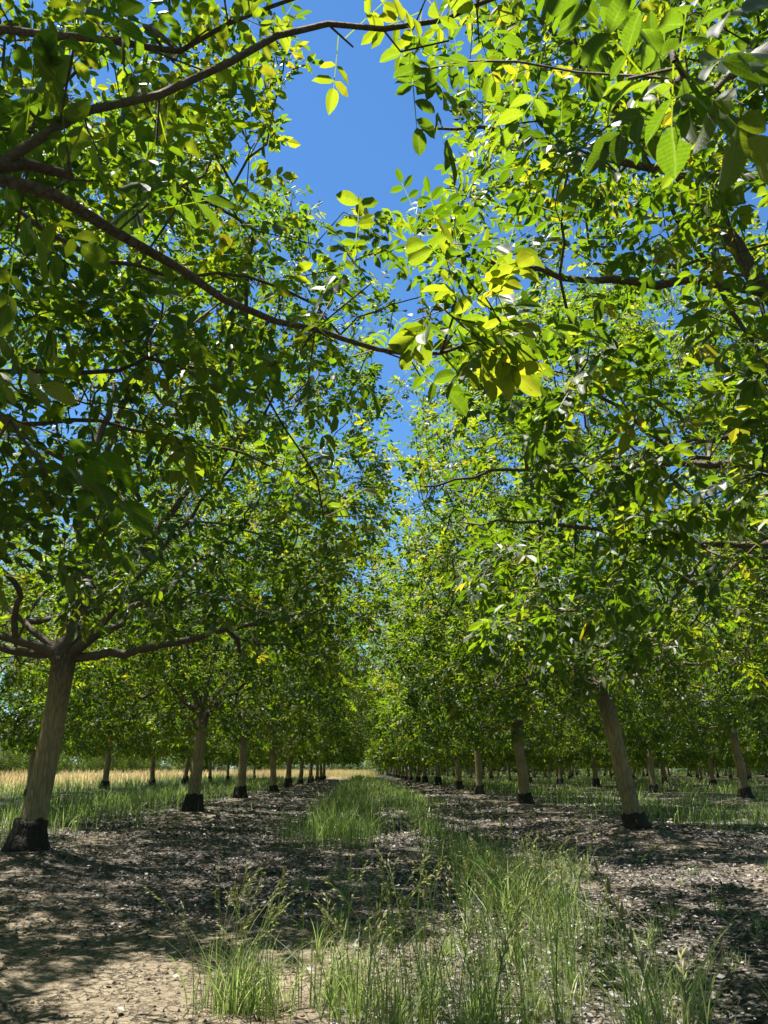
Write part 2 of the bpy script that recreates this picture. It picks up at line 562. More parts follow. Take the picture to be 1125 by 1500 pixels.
def make_skeleton(seed, R=4.7, H=10.6, fork=2.25, lean=(0, 0), npts=1700, guides=(), extra=(), fill=(), zlow=2.0, rt=0.138, nlimb=5, keep=None):
    rng = np.random.default_rng(seed)
    sk = Skeleton()
    lean = np.array([lean[0], lean[1]])
    last = -1
    trunk = []
    for z in np.linspace(0, fork, 9):
        t = z / fork
        last = sk.add((lean[0] * t, lean[1] * t, z), last, 0, ok=(z > fork * 0.96))
        trunk.append(last)
    top = last
    topp = sk.p[top].copy()
    # main limbs
    az0 = rng.uniform(0, 6.28)
    starts = [top]
    limbs = []
    for i in range(nlimb + 1):
        if i == nlimb:
            tgt = topp + np.array([rng.normal(0, 0.5), rng.normal(0, 0.5), H * 0.62 - fork * 0.4])
        else:
            az = az0 + i * 6.283 / nlimb + rng.normal(0, 0.25)
            el = R_(rng.uniform(18, 55))
            ln = R * rng.uniform(0.7, 0.9) / max(math.cos(el), 0.72)
            tgt = topp + ln * np.array([math.cos(az) * math.cos(el), math.sin(az) * math.cos(el), math.sin(el)])
        mid = topp * 0.55 + tgt * 0.45 + np.array([rng.normal(0, 0.2), rng.normal(0, 0.2), -0.10 + rng.normal(0, 0.15)])
        pts = polyline([topp, mid, tgt], 0.3)
        last = top
        for j, p in enumerate(pts[1:]):
            last = sk.add(p + rng.normal(0, 0.025, 3), last, 0)
    for g in guides:
        pts, r0, r1 = g[0], g[1], g[2]
        P = polyline(pts, 0.16)
        d = np.linalg.norm(sk.p[:sk.n] - P[0], axis=1)
        d[~sk.ok[:sk.n]] = 9e9
        last = int(np.argmin(d))
        for j, p in enumerate(P):
            if d.min() < 0.02 and j == 0:
                continue
            rr = r0 + (r1 - r0) * j / len(P)
            last = sk.add(p + rng.normal(0, 0.016, 3), last, rr)
            sk.rcap[last] = rr * 1.12
    # attraction points in a lumpy dome with gaps
    pts = []
    ph = rng.uniform(0, 6.28, 4)
    zc = 4.4
    nv = 16
    va = rng.uniform(0, 6.28, nv); vz = rng.uniform(3, H - 1, nv); vr = R * rng.uniform(0.45, 1.0, nv)
    voids = np.stack([np.cos(va) * vr, np.sin(va) * vr, vz], -1)
    vrad = rng.uniform(0.55, 1.05, nv)
    while len(pts) < npts:
        z = rng.uniform(zlow - 0.1, H) if rng.random() < 0.85 else rng.uniform(zlow - 0.2, zlow + 1.2)
        if z > zc:
            rm = R * max(0.0, 1 - ((z - zc) / (H - zc)) ** 2.1) ** 0.62
        else:
            rm = R * (0.80 + 0.20 * max(z - 2.0, 0) / (zc - 2.0))
        if rng.random() > (rm / R) ** 1.4:
            continue
        az = rng.uniform(0, 6.283)
        rm *= 1 + 0.09 * math.sin(3 * az + ph[0] + z * 0.5) + 0.07 * math.sin(5 * az + ph[1] - z) + 0.05 * math.sin(7 * az + 2 * z + ph[2])
        r = rm * rng.uniform(0, 1) ** 0.42
        if zlow > 1.5 and ((z < 2.7 and r < R * 0.40) or (z < 5.2 and r < R * 0.52 and rng.random() < 0.8)):
            continue
        p = np.array([math.cos(az) * r, math.sin(az) * r, z])
        if (np.linalg.norm(voids - p, axis=1) < vrad).any():
            continue
        if keep is not None and not keep(p):
            continue
        pts.append(p)
    pts = np.array(pts)
    order = np.argsort(np.linalg.norm((pts - topp) * np.array([1, 1, 0.9]), axis=1))
    seq = [tuple(p) for p in extra] + [tuple(p) for p in fill] + [tuple(p) for p in pts[order]]
    tips = []
    for qi, p in enumerate(seq):
        p = np.array(p)
        n = sk.n
        dv = p - sk.p[:n]
        d = np.sqrt((dv * dv).sum(1))
        cost = d + 0.22 * sk.path[:n] + np.where(sk.ok[:n], 0, 1e6) + np.where(dv[:, 2] < -0.9, 0.6, 0)
        j = int(np.argmin(cost))
        L = d[j]
        m = max(1, int(round(L / 0.22)))
        q0 = sk.p[j].copy()
        wob = rng.normal(0, 0.055 * L, (2, 3))
        last = j
        for t in np.arange(1, m + 1) / m:
            q = q0 + (p - q0) * t + wob[0] * math.sin(t * 3.1416) + wob[1] * math.sin(t * 6.283) * 0.5
            q = q + np.array([0, 0, 0.05 * L * math.sin(t * 3.1416)]) + (rng.normal(0, 0.012, 3) if t < 1 else 0)
            last = sk.add(q, last)
            sk.few[last] = qi < len(extra)
        tips.append(last)
    n = sk.n
    cnt = np.zeros(n)
    haskid = np.zeros(n, bool)
    haskid[sk.par[1:n]] = True
    cnt[~haskid] = 1
    for i in range(n - 1, 0, -1):
        cnt[sk.par[i]] += cnt[i]
    tip_r = 0.0040
    ex = math.log(rt / tip_r) / math.log(max(cnt[0], 2))
    rad = tip_r * cnt ** ex
    rad = np.minimum(np.maximum(rad, sk.rmin[:n]), sk.rcap[:n])
    for i in range(n - 1, 0, -1):                      # never thinner than what it carries
        rad[sk.par[i]] = max(rad[sk.par[i]], min(rad[i], rt, sk.rcap[sk.par[i]]))
    sk.rad, sk.cnt, sk.trunk, sk.haskid = rad, cnt, trunk, haskid
    return sk, rng


def chains_of(sk):
    """Follow the thickest child; each other child starts a chain of its own (first point on its parent)."""
    n = sk.n
    kids = [[] for _ in range(n)]
    for i in range(1, n):
        kids[sk.par[i]].append(i)
    out = []
    top = sk.trunk[-1]
    stack = [(top, k) for k in kids[top]]
    while stack:
        a, b = stack.pop()
        ch = [a, b]
        while kids[ch[-1]]:
            ks = sorted(kids[ch[-1]], key=lambda i: -sk.cnt[i])
            for o in ks[1:]:
                stack.append((ch[-1], o))
            ch.append(ks[0])
        out.append(ch)
    return out


def tube(P, r, sides, closed_tip=True, rng=None, rough=0.0):
    P = np.asarray(P); m = len(P)
    T = unit(np.gradient(P, axis=0))
    ref = np.array([0.0, 0.0, 1.0]) if abs(T[0, 2]) < 0.9 else np.array([1.0, 0, 0])
    A = np.zeros_like(P); a = unit(np.cross(T[0], ref))
    for i in range(m):
        a = a - T[i] * np.dot(a, T[i])
        a = a / max(np.linalg.norm(a), 1e-9)
        A[i] = a
    B = np.cross(T, A)
    th = np.arange(sides) / sides * 2 * math.pi
    rr = np.repeat(np.asarray(r)[:, None], sides, 1)
    if rough:
        rr = rr * (1 + rough * rng.normal(0, 1, rr.shape))
    V = P[:, None] + rr[..., None] * (A[:, None] * np.cos(th)[None, :, None] + B[:, None] * np.sin(th)[None, :, None])
    i = np.arange(m * sides).reshape(m, sides)
    j = np.roll(i, -1, 1)
    F = np.stack([i[:-1], j[:-1], j[1:], i[1:]], -1).reshape(-1, 4)
    return V.reshape(-1, 3), F


def join(parts):
    Vs, Fs, o = [], [], 0
    for V, F in parts:
        Vs.append(V); Fs.append(F + o); o += len(V)
    return np.concatenate(Vs), np.concatenate(Fs)


def leaf_cloud(sk, rng, per_tip, per_mid, size, drop=None, rmax=0.0085, nleaf=(2, 3)):
    """Compound walnut leaves along the thin twigs. Returns leaflet arrays and rachis segments."""
    n = sk.n
    thin = np.where(sk.rad[:n] < rmax)[0]
    thin = thin[thin > len(sk.trunk)]
    tip = ~sk.haskid[thin]
    cnt = np.where(tip, per_tip, rng.random(len(thin)) * 2 * per_mid)
    cnt = cnt * np.where(sk.few[thin], 0.36, 1.0)
    cnt = np.floor(cnt + rng.random(len(thin))).astype(int)
    src = np.repeat(thin, cnt)
    M = len(src)
    par = sk.par[src]
    tw = unit(sk.p[src] - sk.p[par])
    base = sk.p[src] + (sk.p[par] - sk.p[src]) * rng.random((M, 1)) * 0.8
    d = tw * 0.55 + rng.normal(0, 0.62, (M, 3)) + np.array([0, 0, -0.10])
    d = unit(d)
    up = np.array([0, 0, 1.0]) + rng.normal(0, 0.38, (M, 3))
    nrm = unit(up - d * (up * d).sum(1, keepdims=True))
    ctint = np.clip(rng.normal(0.46, 0.20, M) + 0.10 * np.sin(base[:, 0] * 1.1 + base[:, 2]) , 0.02, 0.9)
    old = rng.random(M) < 0.007
    ctint[old] = rng.uniform(0.85, 1.0, old.sum())
    ln = rng.uniform(0.19, 0.33, M) * size
    side = np.cross(nrm, d)
    P_, D_, N_, L_, W_, T_ = [], [], [], [], [], []
    npair = rng.integers(nleaf[0], nleaf[1] + 1, M)
    slots = [(1.0, 0.0, 1.0, 1), (0.86, 0.95, 0.92, 1), (0.86, -0.95, 0.92, 1), (0.55, 1.15, 0.80, 1), (0.55, -1.15, 0.80, 1),
             (0.28, 1.25, 0.6, 3), (0.28, -1.25, 0.6, 3)]
    droop = np.array([0, 0, -1.0])
    for (t, ang, sc, need) in slots:
        ok = (npair >= need) & (rng.random(M) < 0.93)
        m = ok.sum()
        a = ang + rng.normal(0, 0.16, m)
        dd = d[ok] * np.cos(a)[:, None] + side[ok] * np.sin(a)[:, None]
        dd = unit(dd + droop * (0.12 + 0.30 * rng.random((m, 1))))
        nn = nrm[ok] + rng.normal(0, 0.28, (m, 3))
        nn = unit(nn - dd * (nn * dd).sum(1, keepdims=True))
        ll = sc * size * rng.uniform(0.088, 0.135, m)
        P_.append(base[ok] + d[ok] * (ln[ok] * t)[:, None]); D_.append(dd); N_.append(nn)
        L_.append(ll); W_.append(ll * rng.uniform(0.46, 0.60, m)); T_.append(np.clip(ctint[ok] + rng.normal(0, 0.05, m), 0, 1))
    arr = [np.concatenate(a) for a in (P_, D_, N_, L_, W_, T_)]
    rach = (base, d, ln, nrm)
    return arr, rach


def rachis_mesh(rach, keep):
    b, d, ln, nr = [a[keep] for a in rach]
    s = np.cross(nr, d)
    w = 0.0022
    V = np.stack([b - s * w, b + s * w, b + d * ln[:, None] + s * w * 0.6, b + d * ln[:, None] - s * w * 0.6], 1).reshape(-1, 3)
    F = np.arange(len(V)).reshape(-1, 4)
    return V, F


def trunk_meshes(seed, sk, fork, near, low_base=False):
    rng = np.random.default_rng(seed + 77)
    base_h = 0.36 + rng.uniform(-0.12, 0.10)
    if low_base:
        base_h = low_base
    rt = sk.rad[sk.trunk[-1]] * 1.0
    rt = float(np.clip(rt, 0.115, 0.15))
    lean = sk.p[sk.trunk[-1]]
    sides = 28 if near else 12
    nz = 26 if near else 8
    zz = np.linspace(base_h - 0.05, fork + 0.16, nz)
    P = np.stack([lean[0] * np.clip(zz / fork, 0, 1.05), lean[1] * np.clip(zz / fork, 0, 1.05), zz], -1)
    r = rt * (1.0 + 0.14 * np.exp(-(zz - base_h) / 0.5) + 0.10 * smooth(fork - 0.5, fork, zz))
    r[-3:] *= np.array([0.97, 0.85, 0.55])
    bend = np.sin(zz / fork * math.pi)[:, None] * np.array([rng.normal(0, 0.035), rng.normal(0, 0.035), 0])
    P = P + bend
    V, F = tube(P, r, sides)
    th = np.arctan2(V[:, 1] - lean[1] * V[:, 2] / fork, V[:, 0] - lean[0] * V[:, 2] / fork)
    k = 1 + 0.035 * vnoise(th * 1.6, V[:, 2] * 1.4, seed) + (0.014 * vnoise(th * 9, V[:, 2] * 2.0, seed + 1) if near else 0)
    ax = np.stack([lean[0] * V[:, 2] / fork, lean[1] * V[:, 2] / fork, V[:, 2]], -1)
    V = ax + (V - ax) * k[:, None]
    cap = np.array([np.arange(len(V) - sides, len(V))])
    trunk = mesh_from("trunk", V, [F, cap], trunk_mat, smooth=True)
    # black rootstock: wider, flared, rough
    nz = 12 if near else 5
    zz = np.linspace(-0.25, base_h, nz)
    P = np.stack([lean[0] * zz / fork, lean[1] * zz / fork, zz], -1)
    t = np.clip(zz / base_h, 0, 1)
    r = rt * (rng.uniform(1.7, 1.95) - 0.42 * t ** 0.7)
    P = np.vstack([P, P[-1] + (0, 0, 0.015)]); r = np.append(r, rt * 1.05)
    V, F = tube(P, r, sides)
    th = np.arctan2(V[:, 1], V[:, 0])
    low = np.clip(1 - V[:, 2] / base_h, 0, 1)
    k = 1 + (0.05 + 0.10 * low) * vnoise(th * 1.9, V[:, 2] * 4, seed + 5) + 0.06 * vnoise(th * 6, V[:, 2] * 13, seed + 6)
    V[:, :2] *= k[:, None]
    V[:, 2] += 0.035 * vnoise(th * 2.3, th * 0 + 3.3, seed + 7) * (V[:, 2] > base_h * 0.7)
    base = mesh_from("trunk_base", V, [F], base_mat, smooth=True)
    return trunk, base


def build_tree(loc, seed, templ, per_tip, per_mid, size, near=True, single_leaves=0, cut=None, size_fn=None, leaf_split=True, low_base=False, **kw):
    fork = kw.get("fork", 2.25)
    sk, rng = make_skeleton(seed, **kw)
    root = empty("walnut_tree", loc)
    tm, bm_ = trunk_meshes(seed, sk, fork, near, low_base)
    obj("trunk", tm, root)
    obj("trunk_base", bm_, root)
    thin, big = [], []
    for ch in chains_of(sk):
        r = sk.rad[ch].copy()
        r[0] = min(r[0], r[1] * 1.25)
        if ch[0] == sk.trunk[-1] and r[1] > 0.03:
            r[0] = max(r[1] * 1.5, 0.09)
            if len(r) > 3:
                r[1] = max(r[1] * 1.15, 0.07)
        P = sk.p[ch]
        Ln = np.linalg.norm(np.diff(P, axis=0), axis=1).sum()
        r0 = r[1]
        if r0 > 0.028 and Ln > 1.0:
            if len(P) >= 3:
                P2 = polyline(P, 0.13) if near else P
                r2 = np.interp(np.linspace(0, 1, len(P2)), np.linspace(0, 1, len(r)), r)
                r2 = np.convolve(np.pad(r2, 2, mode='edge'), np.ones(5) / 5, 'valid')
            else:
                P2, r2 = P, r
            V, F = tube(P2, r2, 12 if near else 6, rng=rng, rough=0.055 if near else 0)
            big.append((r0, V, F))
        else:
            s = 5 if r0 > 0.014 and near else 3
            thin.append(tube(P, r, s))
    if leaf_split:
        for r0, V, F in big:
            obj("branch", mesh_from("branch", V, [F], limb_mat, smooth=True), root)
    else:
        thin = [(V, F) for _, V, F in big] + thin
    V, F = join(thin)
    tag(obj("twigs", mesh_from("twigs", V, [F], twig_mat, smooth=True), root), kind="stuff")
    (P, D, Nn, L, W, T), rach = leaf_cloud(sk, rng, per_tip, per_mid, size, nleaf=(2, 3))
    lw = P + np.array(loc)
    ok = np.ones(len(P), bool)
    ok_r = np.ones(len(rach[0]), bool)
    if cut is not None:
        ok &= cut(lw)
        ok_r &= cut(rach[0] + np.array(loc))
    P, D, Nn, L, W, T, lw = [a[ok] for a in (P, D, Nn, L, W, T, lw)]
    if size_fn is not None:
        f = size_fn(lw)
        L = L * f; W = W * f
    pick = np.zeros(len(P), bool)
    if single_leaves:
        pick[largest_in_view(lw + D * L[:, None] * 0.5, L, single_leaves)] = True
    rest = ~pick
    if templ == 8:                                     # finer blades only where they show large
        nr = (np.linalg.norm(lw - CAM, axis=1) < 4.6) & (((lw - CAM) @ FW) > 0)
        bk = ((lw - CAM) @ FW) < -0.5
        V, Ts, Qs, tt = scatter(*[a[rest & ~nr & ~bk] for a in (P, D, Nn, L, W, T)], 4)
        V3, T3, Q3, t3 = scatter(*[a[rest & bk] for a in (P, D, Nn, L * 1.25, W * 1.25, T)], 2)
        Ts = np.concatenate([Ts, T3 + len(V)])
        V = np.concatenate([V, V3]); tt = np.concatenate([tt, t3])
        V2, T2, Q2, t2 = scatter(*[a[rest & nr] for a in (P, D, Nn, L, W, T)], 8)
        Ts = np.concatenate([Ts, T2 + len(V)]); Qs = np.concatenate([Qs, Q2 + len(V)])
        V = np.concatenate([V, V2]); tt = np.concatenate([tt, t2])
    elif single_leaves:                                # plainer blades on the crown's far side
        bk = P[:, 1] > 0.6
        V, Ts, Qs, tt = scatter(*[a[rest & ~bk] for a in (P, D, Nn, L, W, T)], 4)
        V3, T3, Q3, t3 = scatter(*[a[rest & bk] for a in (P, D, Nn, L * 1.12, W * 1.12, T)], 2)
        Ts = np.concatenate([Ts, T3 + len(V)])
        V = np.concatenate([V, V3]); tt = np.concatenate([tt, t3])
    else:
        V, Ts, Qs, tt = scatter(P[rest], D[rest], Nn[rest], L[rest], W[rest], T[rest], templ)
    if near:
        RV, RF = rachis_mesh(rach, ok_r)
        Qs = np.concatenate([Qs, RF + len(V)])
        V = np.concatenate([V, RV]); tt = np.concatenate([tt, np.full(len(RV), 0.6)])
    tag(obj("foliage", mesh_from("foliage", V, [Ts, Qs], leaf_mat, {"tint": tt}), root), kind="stuff")
    tl = np.array([0.2, 0.35, 0.42, 0.48, 0.52, 0.58, 0.63, 0.68, 0.74, 0.82])
    for i in np.where(pick)[0]:
        j = int(np.argmin(np.abs(tl - T[i] + rng.normal(0, 0.03))))
        o = obj("leaf", near_leaf_meshes[j], root)
        S = np.cross(Nn[i], D[i])
        M = Matrix(((D[i][0] * L[i], S[0] * W[i], Nn[i][0] * L[i], P[i][0]),
                    (D[i][1] * L[i], S[1] * W[i], Nn[i][1] * L[i], P[i][1]),
                    (D[i][2] * L[i], S[2] * W[i], Nn[i][2] * L[i], P[i][2]), (0, 0, 0, 1)))
        o.matrix_local = M
    return root


a_ = R_(PITCH); y_ = R_(YAW)
FW = np.array([math.sin(y_) * math.cos(a_), math.cos(y_) * math.cos(a_), math.sin(a_)])
RT = np.array([math.cos(y_), -math.sin(y_), 0])
UP = np.cross(RT, FW)


def largest_in_view(P, L, n):
    v = P - CAM
    z = v @ FW
    x = (v @ RT) / np.maximum(z, 1e-3) * 1127
    y = (v @ UP) / np.maximum(z, 1e-3) * 1127
    s = np.where((z > 0.3) & (np.abs(x) < 575) & (np.abs(y) < 765), L / np.maximum(z, 0.3), -1)
    o = np.argsort(-s)[:n]
    return o[s[o] > 0]


def cam_cut(rad):
    return lambda p: np.linalg.norm(p - CAM, axis=1) > rad


def at_ground(x, y):
    return (x, y, float(zground(x, y, False)))


ORD = ["first", "second", "third", "fourth", "fifth", "sixth", "seventh", "eighth", "ninth", "tenth", "eleventh", "twelfth"]
GROUP = "walnut trees planted in rows"

# the tree beside the camera on the left: its limbs arch over the track
loc = at_ground(*tree_spots[(-1, 0)])
def rel(pts):
    return [tuple(np.array(p) - np.array(loc)) for p in pts]
g_left = [
    (rel([(-4.1, 1.25, loc[2] + 2.25), (-2.9, 1.4, 2.55), (-1.8, 1.6, 2.62), (-1.1, 1.72, 2.70), (-0.99, 1.8, 2.83), (-0.94, 1.85, 2.98), (-0.85, 1.9, 3.11),
          (-0.7, 2.0, 3.28), (-0.49, 2.05, 3.46), (-0.34, 2.1, 3.66), (-0.18, 2.15, 3.77), (0.05, 2.2, 3.83), (0.29, 2.2, 3.88), (0.59, 2.2, 4.02), (0.9, 2.3, 4.1)]), 0.029, 0.007),
    (rel([(-1.1, 1.72, 2.70), (-1.0, 1.82, 2.75), (-0.93, 1.9, 2.76), (-0.81, 2.1, 2.77), (-0.68, 2.3, 2.82), (-0.53, 2.5, 2.82), (-0.37, 2.65, 2.85), (-0.21, 2.8, 2.87),
          (0.07, 2.95, 2.87), (0.33, 3.0, 2.87), (0.55, 2.9, 2.95)]), 0.0155, 0.005),
    (rel([(-1.05, 1.75, 2.72), (-0.98, 1.84, 2.84), (-0.86, 1.86, 2.83)]), 0.019, 0.016),
    (rel([(-4.1, 1.25, loc[2] + 2.25), (-3.0, 1.9, 3.4), (-1.9, 2.4, 3.95), (-1.34, 2.4, 3.99), (-1.03, 2.4, 3.97), (-0.81, 2.5, 4.06), (-0.62, 2.5, 4.22), (-0.24, 2.5, 4.4)]), 0.032, 0.008),
    (rel([(-4.1, 1.25, loc[2] + 2.25), (-2.8, 2.4, 3.3), (-1.72, 3.0, 3.71), (-1.5, 3.0, 3.5), (-1.24, 3.1, 3.43), (-1.08, 3.2, 3.46), (-0.6, 3.5, 3.6)]), 0.022, 0.007),
    (rel([(-4.1, 1.25, loc[2] + 2.25), (-2.9, 2.6, 2.8), (-1.88, 3.4, 2.98), (-1.63, 3.5, 3.04), (-1.3, 3.6, 3.14), (-1.04, 3.8, 3.27), (-0.6, 4.2, 3.3)]), 0.022, 0.008),
    (rel([(-2.9, 2.6, 2.8), (-2.17, 4.0, 3.03), (-1.92, 4.2, 3.1), (-1.63, 4.4, 3.17), (-1.34, 4.6, 3.19), (-0.98, 5.0, 3.29), (-0.57, 5.3, 3.24)]), 0.022, 0.007),
    (rel([(-1.8, 1.6, 2.62), (-1.3, 1.6, 2.2), (-0.95, 1.65, 1.98)]), 0.010, 0.005),
]
x_left = rel([(0.42, 2.75, 3.12), (0.48, 2.65, 2.95), (0.36, 2.75, 2.92), (0.50, 2.75, 2.78), (0.40, 2.85, 2.70), (0.30, 2.8, 3.02), (0.56, 2.7, 3.02),
              (0.02, 2.75, 3.08), (-0.08, 2.65, 3.15), (-0.15, 2.9, 3.1), (-0.25, 3.0, 2.75), (-0.35, 3.1, 2.7),
              (-0.93, 1.65, 1.92), (-0.80, 1.6, 1.90), (-0.74, 1.7, 1.80), (-0.85, 1.62, 1.80),
              (-0.25, 4.5, 2.62), (-0.1, 4.6, 2.72), (0.0, 4.4, 2.6), (-0.4, 4.3, 2.75), (-0.15, 4.8, 2.85),
              (0.12, 2.15, 3.66), (0.3, 2.15, 3.72), (-0.9, 2.2, 3.6), (-1.2, 2.1, 3.4), (-0.8, 2.4, 3.5), (-1.3, 2.0, 3.7), (-0.6, 2.3, 3.7), (-1.0, 2.6, 4.3), (-0.5, 2.2, 4.1)])
def sun_gap(w):
    for c, rad in (((0.45, 2.8, 3.0), 0.75), ((0.3, 1.8, 3.25), 0.6)):
        v = w - np.array(c)
        t = float(v @ np.array(SUN))
        if t > 0.35 and np.linalg.norm(v - t * np.array(SUN)) < rad:
            return True
    return False
f_rng = np.random.default_rng(12)
x_left += rel([(-0.27, 3.6, 3.53), (0.01, 3.8, 3.35), (-0.41, 3.5, 3.26), (0.18, 4.2, 3.98), (-0.11, 4.0, 3.15), (0.15, 4.4, 3.85), (-0.4, 3.8, 3.85), (0.37, 4.0, 3.88)])
for g, n_sp in ((g_left[0], 12), (g_left[1], 12), (g_left[3], 5)):        # short leafy spurs along the bare limbs
    for _ in range(n_sp):
        q = np.array(g[0][int(f_rng.integers(4, len(g[0])))])
        x_left.append(tuple(q + unit(f_rng.normal(0, 1, 3) + np.array([0, 0.3, -0.3])) * f_rng.uniform(0.10, 0.32)))
f_left = []
while len(f_left) < 100:
    q = np.array([f_rng.uniform(-2.6, -0.5), f_rng.uniform(2.9, 4.75), f_rng.uniform(3.5, 6.8)])
    if q[0] < -0.17 * q[1] + 0.15 and np.linalg.norm(q - CAM) > 3.0 and not sun_gap(q):
        f_left.append(q)
f_left = rel(sorted(f_left, key=lambda q: q[2] - q[0]))
def keep_left(p):
    w = p + np.array(loc)
    d = np.linalg.norm(w - CAM)
    return d > 2.5 and w[0] < 0.25 and not sun_gap(w) and not (w[1] < 2.9 and w[0] > -2.2 and w[2] < 4.4) and not (w[1] > 4.75 and w[0] > -3.3) and not (w[1] > 4.2 and w[0] > -2.3 and w[2] < 5.5) and not (w[2] > 4.6 and w[0] > -0.17 * w[1] + 0.1) and not (w[2] < 2.6 and w[0] > -2.0 and w[1] < 3.0)
def keep_right(p):
    w = p + np.array(loc)
    d = np.linalg.norm(w - CAM)
    return d > 2.7 and w[0] > 0.25 and not sun_gap(w) and not (w[1] > 8.8 and w[0] < 4.5) and not (w[2] > 5.2 and w[0] < 0.10 * w[1] + 0.15) and not (w[2] < 2.6 and w[1] < 3.0)

t = build_tree(loc, 11, 8, 6.9, 1.8, 0.90, near=True, single_leaves=300, cut=cam_cut(1.15), size_fn=lambda w: np.where((w[:, 0] > 0.1) & (w[:, 2] < 3.6) & (w[:, 1] < 3.4), 1.28, 1.0), guides=g_left, extra=x_left, fill=f_left, keep=keep_left, R=4.9, npts=2900)
tag(t, "walnut tree whose two long grey limbs arch across the top of the sky gap", "tree", GROUP)

# the tree beside the camera on the right
loc = at_ground(*tree_spots[(0, 0)])
g_right = [
    (rel([(4.75, 5.3, loc[2] + 2.25), (4.3, 5.3, 3.3), (3.6, 5.3, 4.27), (3.28, 5.3, 4.83), (2.97, 5.25, 5.39), (2.67, 5.2, 5.89), (2.27, 5.1, 6.3), (1.98, 5.0, 6.7), (1.5, 4.9, 7.3)]), 0.115, 0.02),
    (rel([(3.28, 5.3, 4.83), (2.54, 5.2, 4.86), (1.79, 5.1, 4.78), (1.33, 5.0, 4.79), (1.02, 5.0, 4.86), (0.55, 5, 5.01)]), 0.046, 0.008),
    (rel([(2.5, 5.2, 5.95), (2.16, 5.2, 6.03), (1.56, 5.3, 6.36), (0.99, 5.4, 6.58), (0.45, 5.6, 6.76)]), 0.035, 0.008),
    (rel([(4.75, 5.3, loc[2] + 2.25), (4.2, 5.8, 2.8), (3.49, 6.3, 2.98), (2.79, 6.4, 3.06), (2.23, 6.5, 3.15), (1.6, 6.7, 3.3), (0.9, 6.9, 3.35)]), 0.045, 0.008),
    (rel([(4.2, 5.5, 3.2), (3.2, 6.2, 3.7), (2.07, 6.6, 3.78), (1.34, 6.8, 3.85), (0.57, 7, 3.74)]), 0.045, 0.008),
    (rel([(4.3, 5.3, 3.3), (3.2, 4.2, 4.6), (2.14, 3.0, 4.67), (1.46, 2.4, 3.83), (1.07, 2.0, 3.32), (0.8, 1.5, 2.85), (0.64, 1.25, 2.62)]), 0.040, 0.005),
]
x_right = rel([(0.66, 1.25, 2.60), (0.60, 1.35, 2.66), (0.42, 1.65, 3.05), (0.3, 1.8, 3.22), (0.2, 1.9, 3.3), (0.14, 1.95, 3.36), (1.4, 2.2, 3.5), (1.1, 2.0, 3.5)])
t = build_tree(loc, 23, 8, 7.4, 1.9, 0.90, near=True, single_leaves=300, cut=cam_cut(1.05), size_fn=lambda w: np.where(np.linalg.norm(w - CAM, axis=1) < 2.2, 1.22, 1.06), guides=g_right, extra=x_right, keep=keep_right, R=4.75, H=10.8, npts=2500)
tag(t, "walnut tree with a thick pale limb slanting up through leaves, right of the sky gap", "tree", GROUP)

# the first trees with trunks in view
loc = at_ground(*tree_spots[(-1, 1)])
def keep_first(p):
    w = p + np.array(loc)
    return not (w[0] > -3.5 and w[1] < 6.2) and w[0] < 0.3
g1 = [([(0.1, 0, 2.3), (1.1, 0.1, 2.45), (2.2, 0.3, 2.75), (3.6, 0.4, 3.1)], 0.065, 0.012),
      ([(0.1, 0, 2.3), (-1.0, -0.1, 2.5), (-2.2, -0.4, 2.7), (-3.6, -0.6, 3.0)], 0.06, 0.012),
      ([(0.14, 0, 2.35), (0.28, 0.0, 3.4), (0.1, 0.1, 4.6), (0.3, 0.2, 6.5)], 0.125, 0.03),
      ([(0.2, 0, 2.8), (1.0, 0.0, 3.8), (1.7, 0.1, 4.9), (2.4, 0.3, 6.0)], 0.075, 0.015)]
t = build_tree(loc, 31, 4, 7.8, 1.9, 0.97, near=True, single_leaves=300, low_base=0.33, guides=g1, keep=keep_first, R=5.0, npts=2500, lean=(0.16, 0), fork=2.3, rt=0.14, zlow=2.5, nlimb=4)
tag(t, "walnut tree on a wide black base, whole trunk in view beside the bare dirt", "tree", GROUP)
loc = at_ground(*tree_spots[(0, 1)])
def keep_lean(p):
    w = p + np.array(loc)
    return not (w[1] < 10.4 and w[0] < 4.3)
t = build_tree(loc, 47, 4, 8.6, 2.1, 0.97, near=True, single_leaves=300, low_base=0.2, keep=keep_lean, R=5.0, npts=2500, lean=(-0.36, 0), fork=2.3, rt=0.14)
tag(t, "leaning walnut tree with a small crumbling black base, first trunk right of the track", "tree", GROUP)

# kinds that the rest of the orchard is copied from
protos = []
for s, R, H, ln in ((61, 4.75, 10.6, (0.12, 0.05)), (75, 4.6, 10.2, (-0.14, 0.1))):
    protos.append(build_tree((0, 0, 0), s, 4, 6.2, 1.6, 1.10, near=True, R=R, H=H, npts=2400, lean=ln))
far = []
for s, R, H, ln in ((83, 4.75, 10.4, (0.1, 0.0)), (97, 4.6, 10.8, (-0.1, 0.12)), (113, 4.7, 10.0, (-0.05, -0.15))):
    far.append(build_tree((0, 0, 0), s, 2, 6.5, 2.2, 1.85, near=False, leaf_split=False, R=R, H=H, npts=1200, lean=ln))

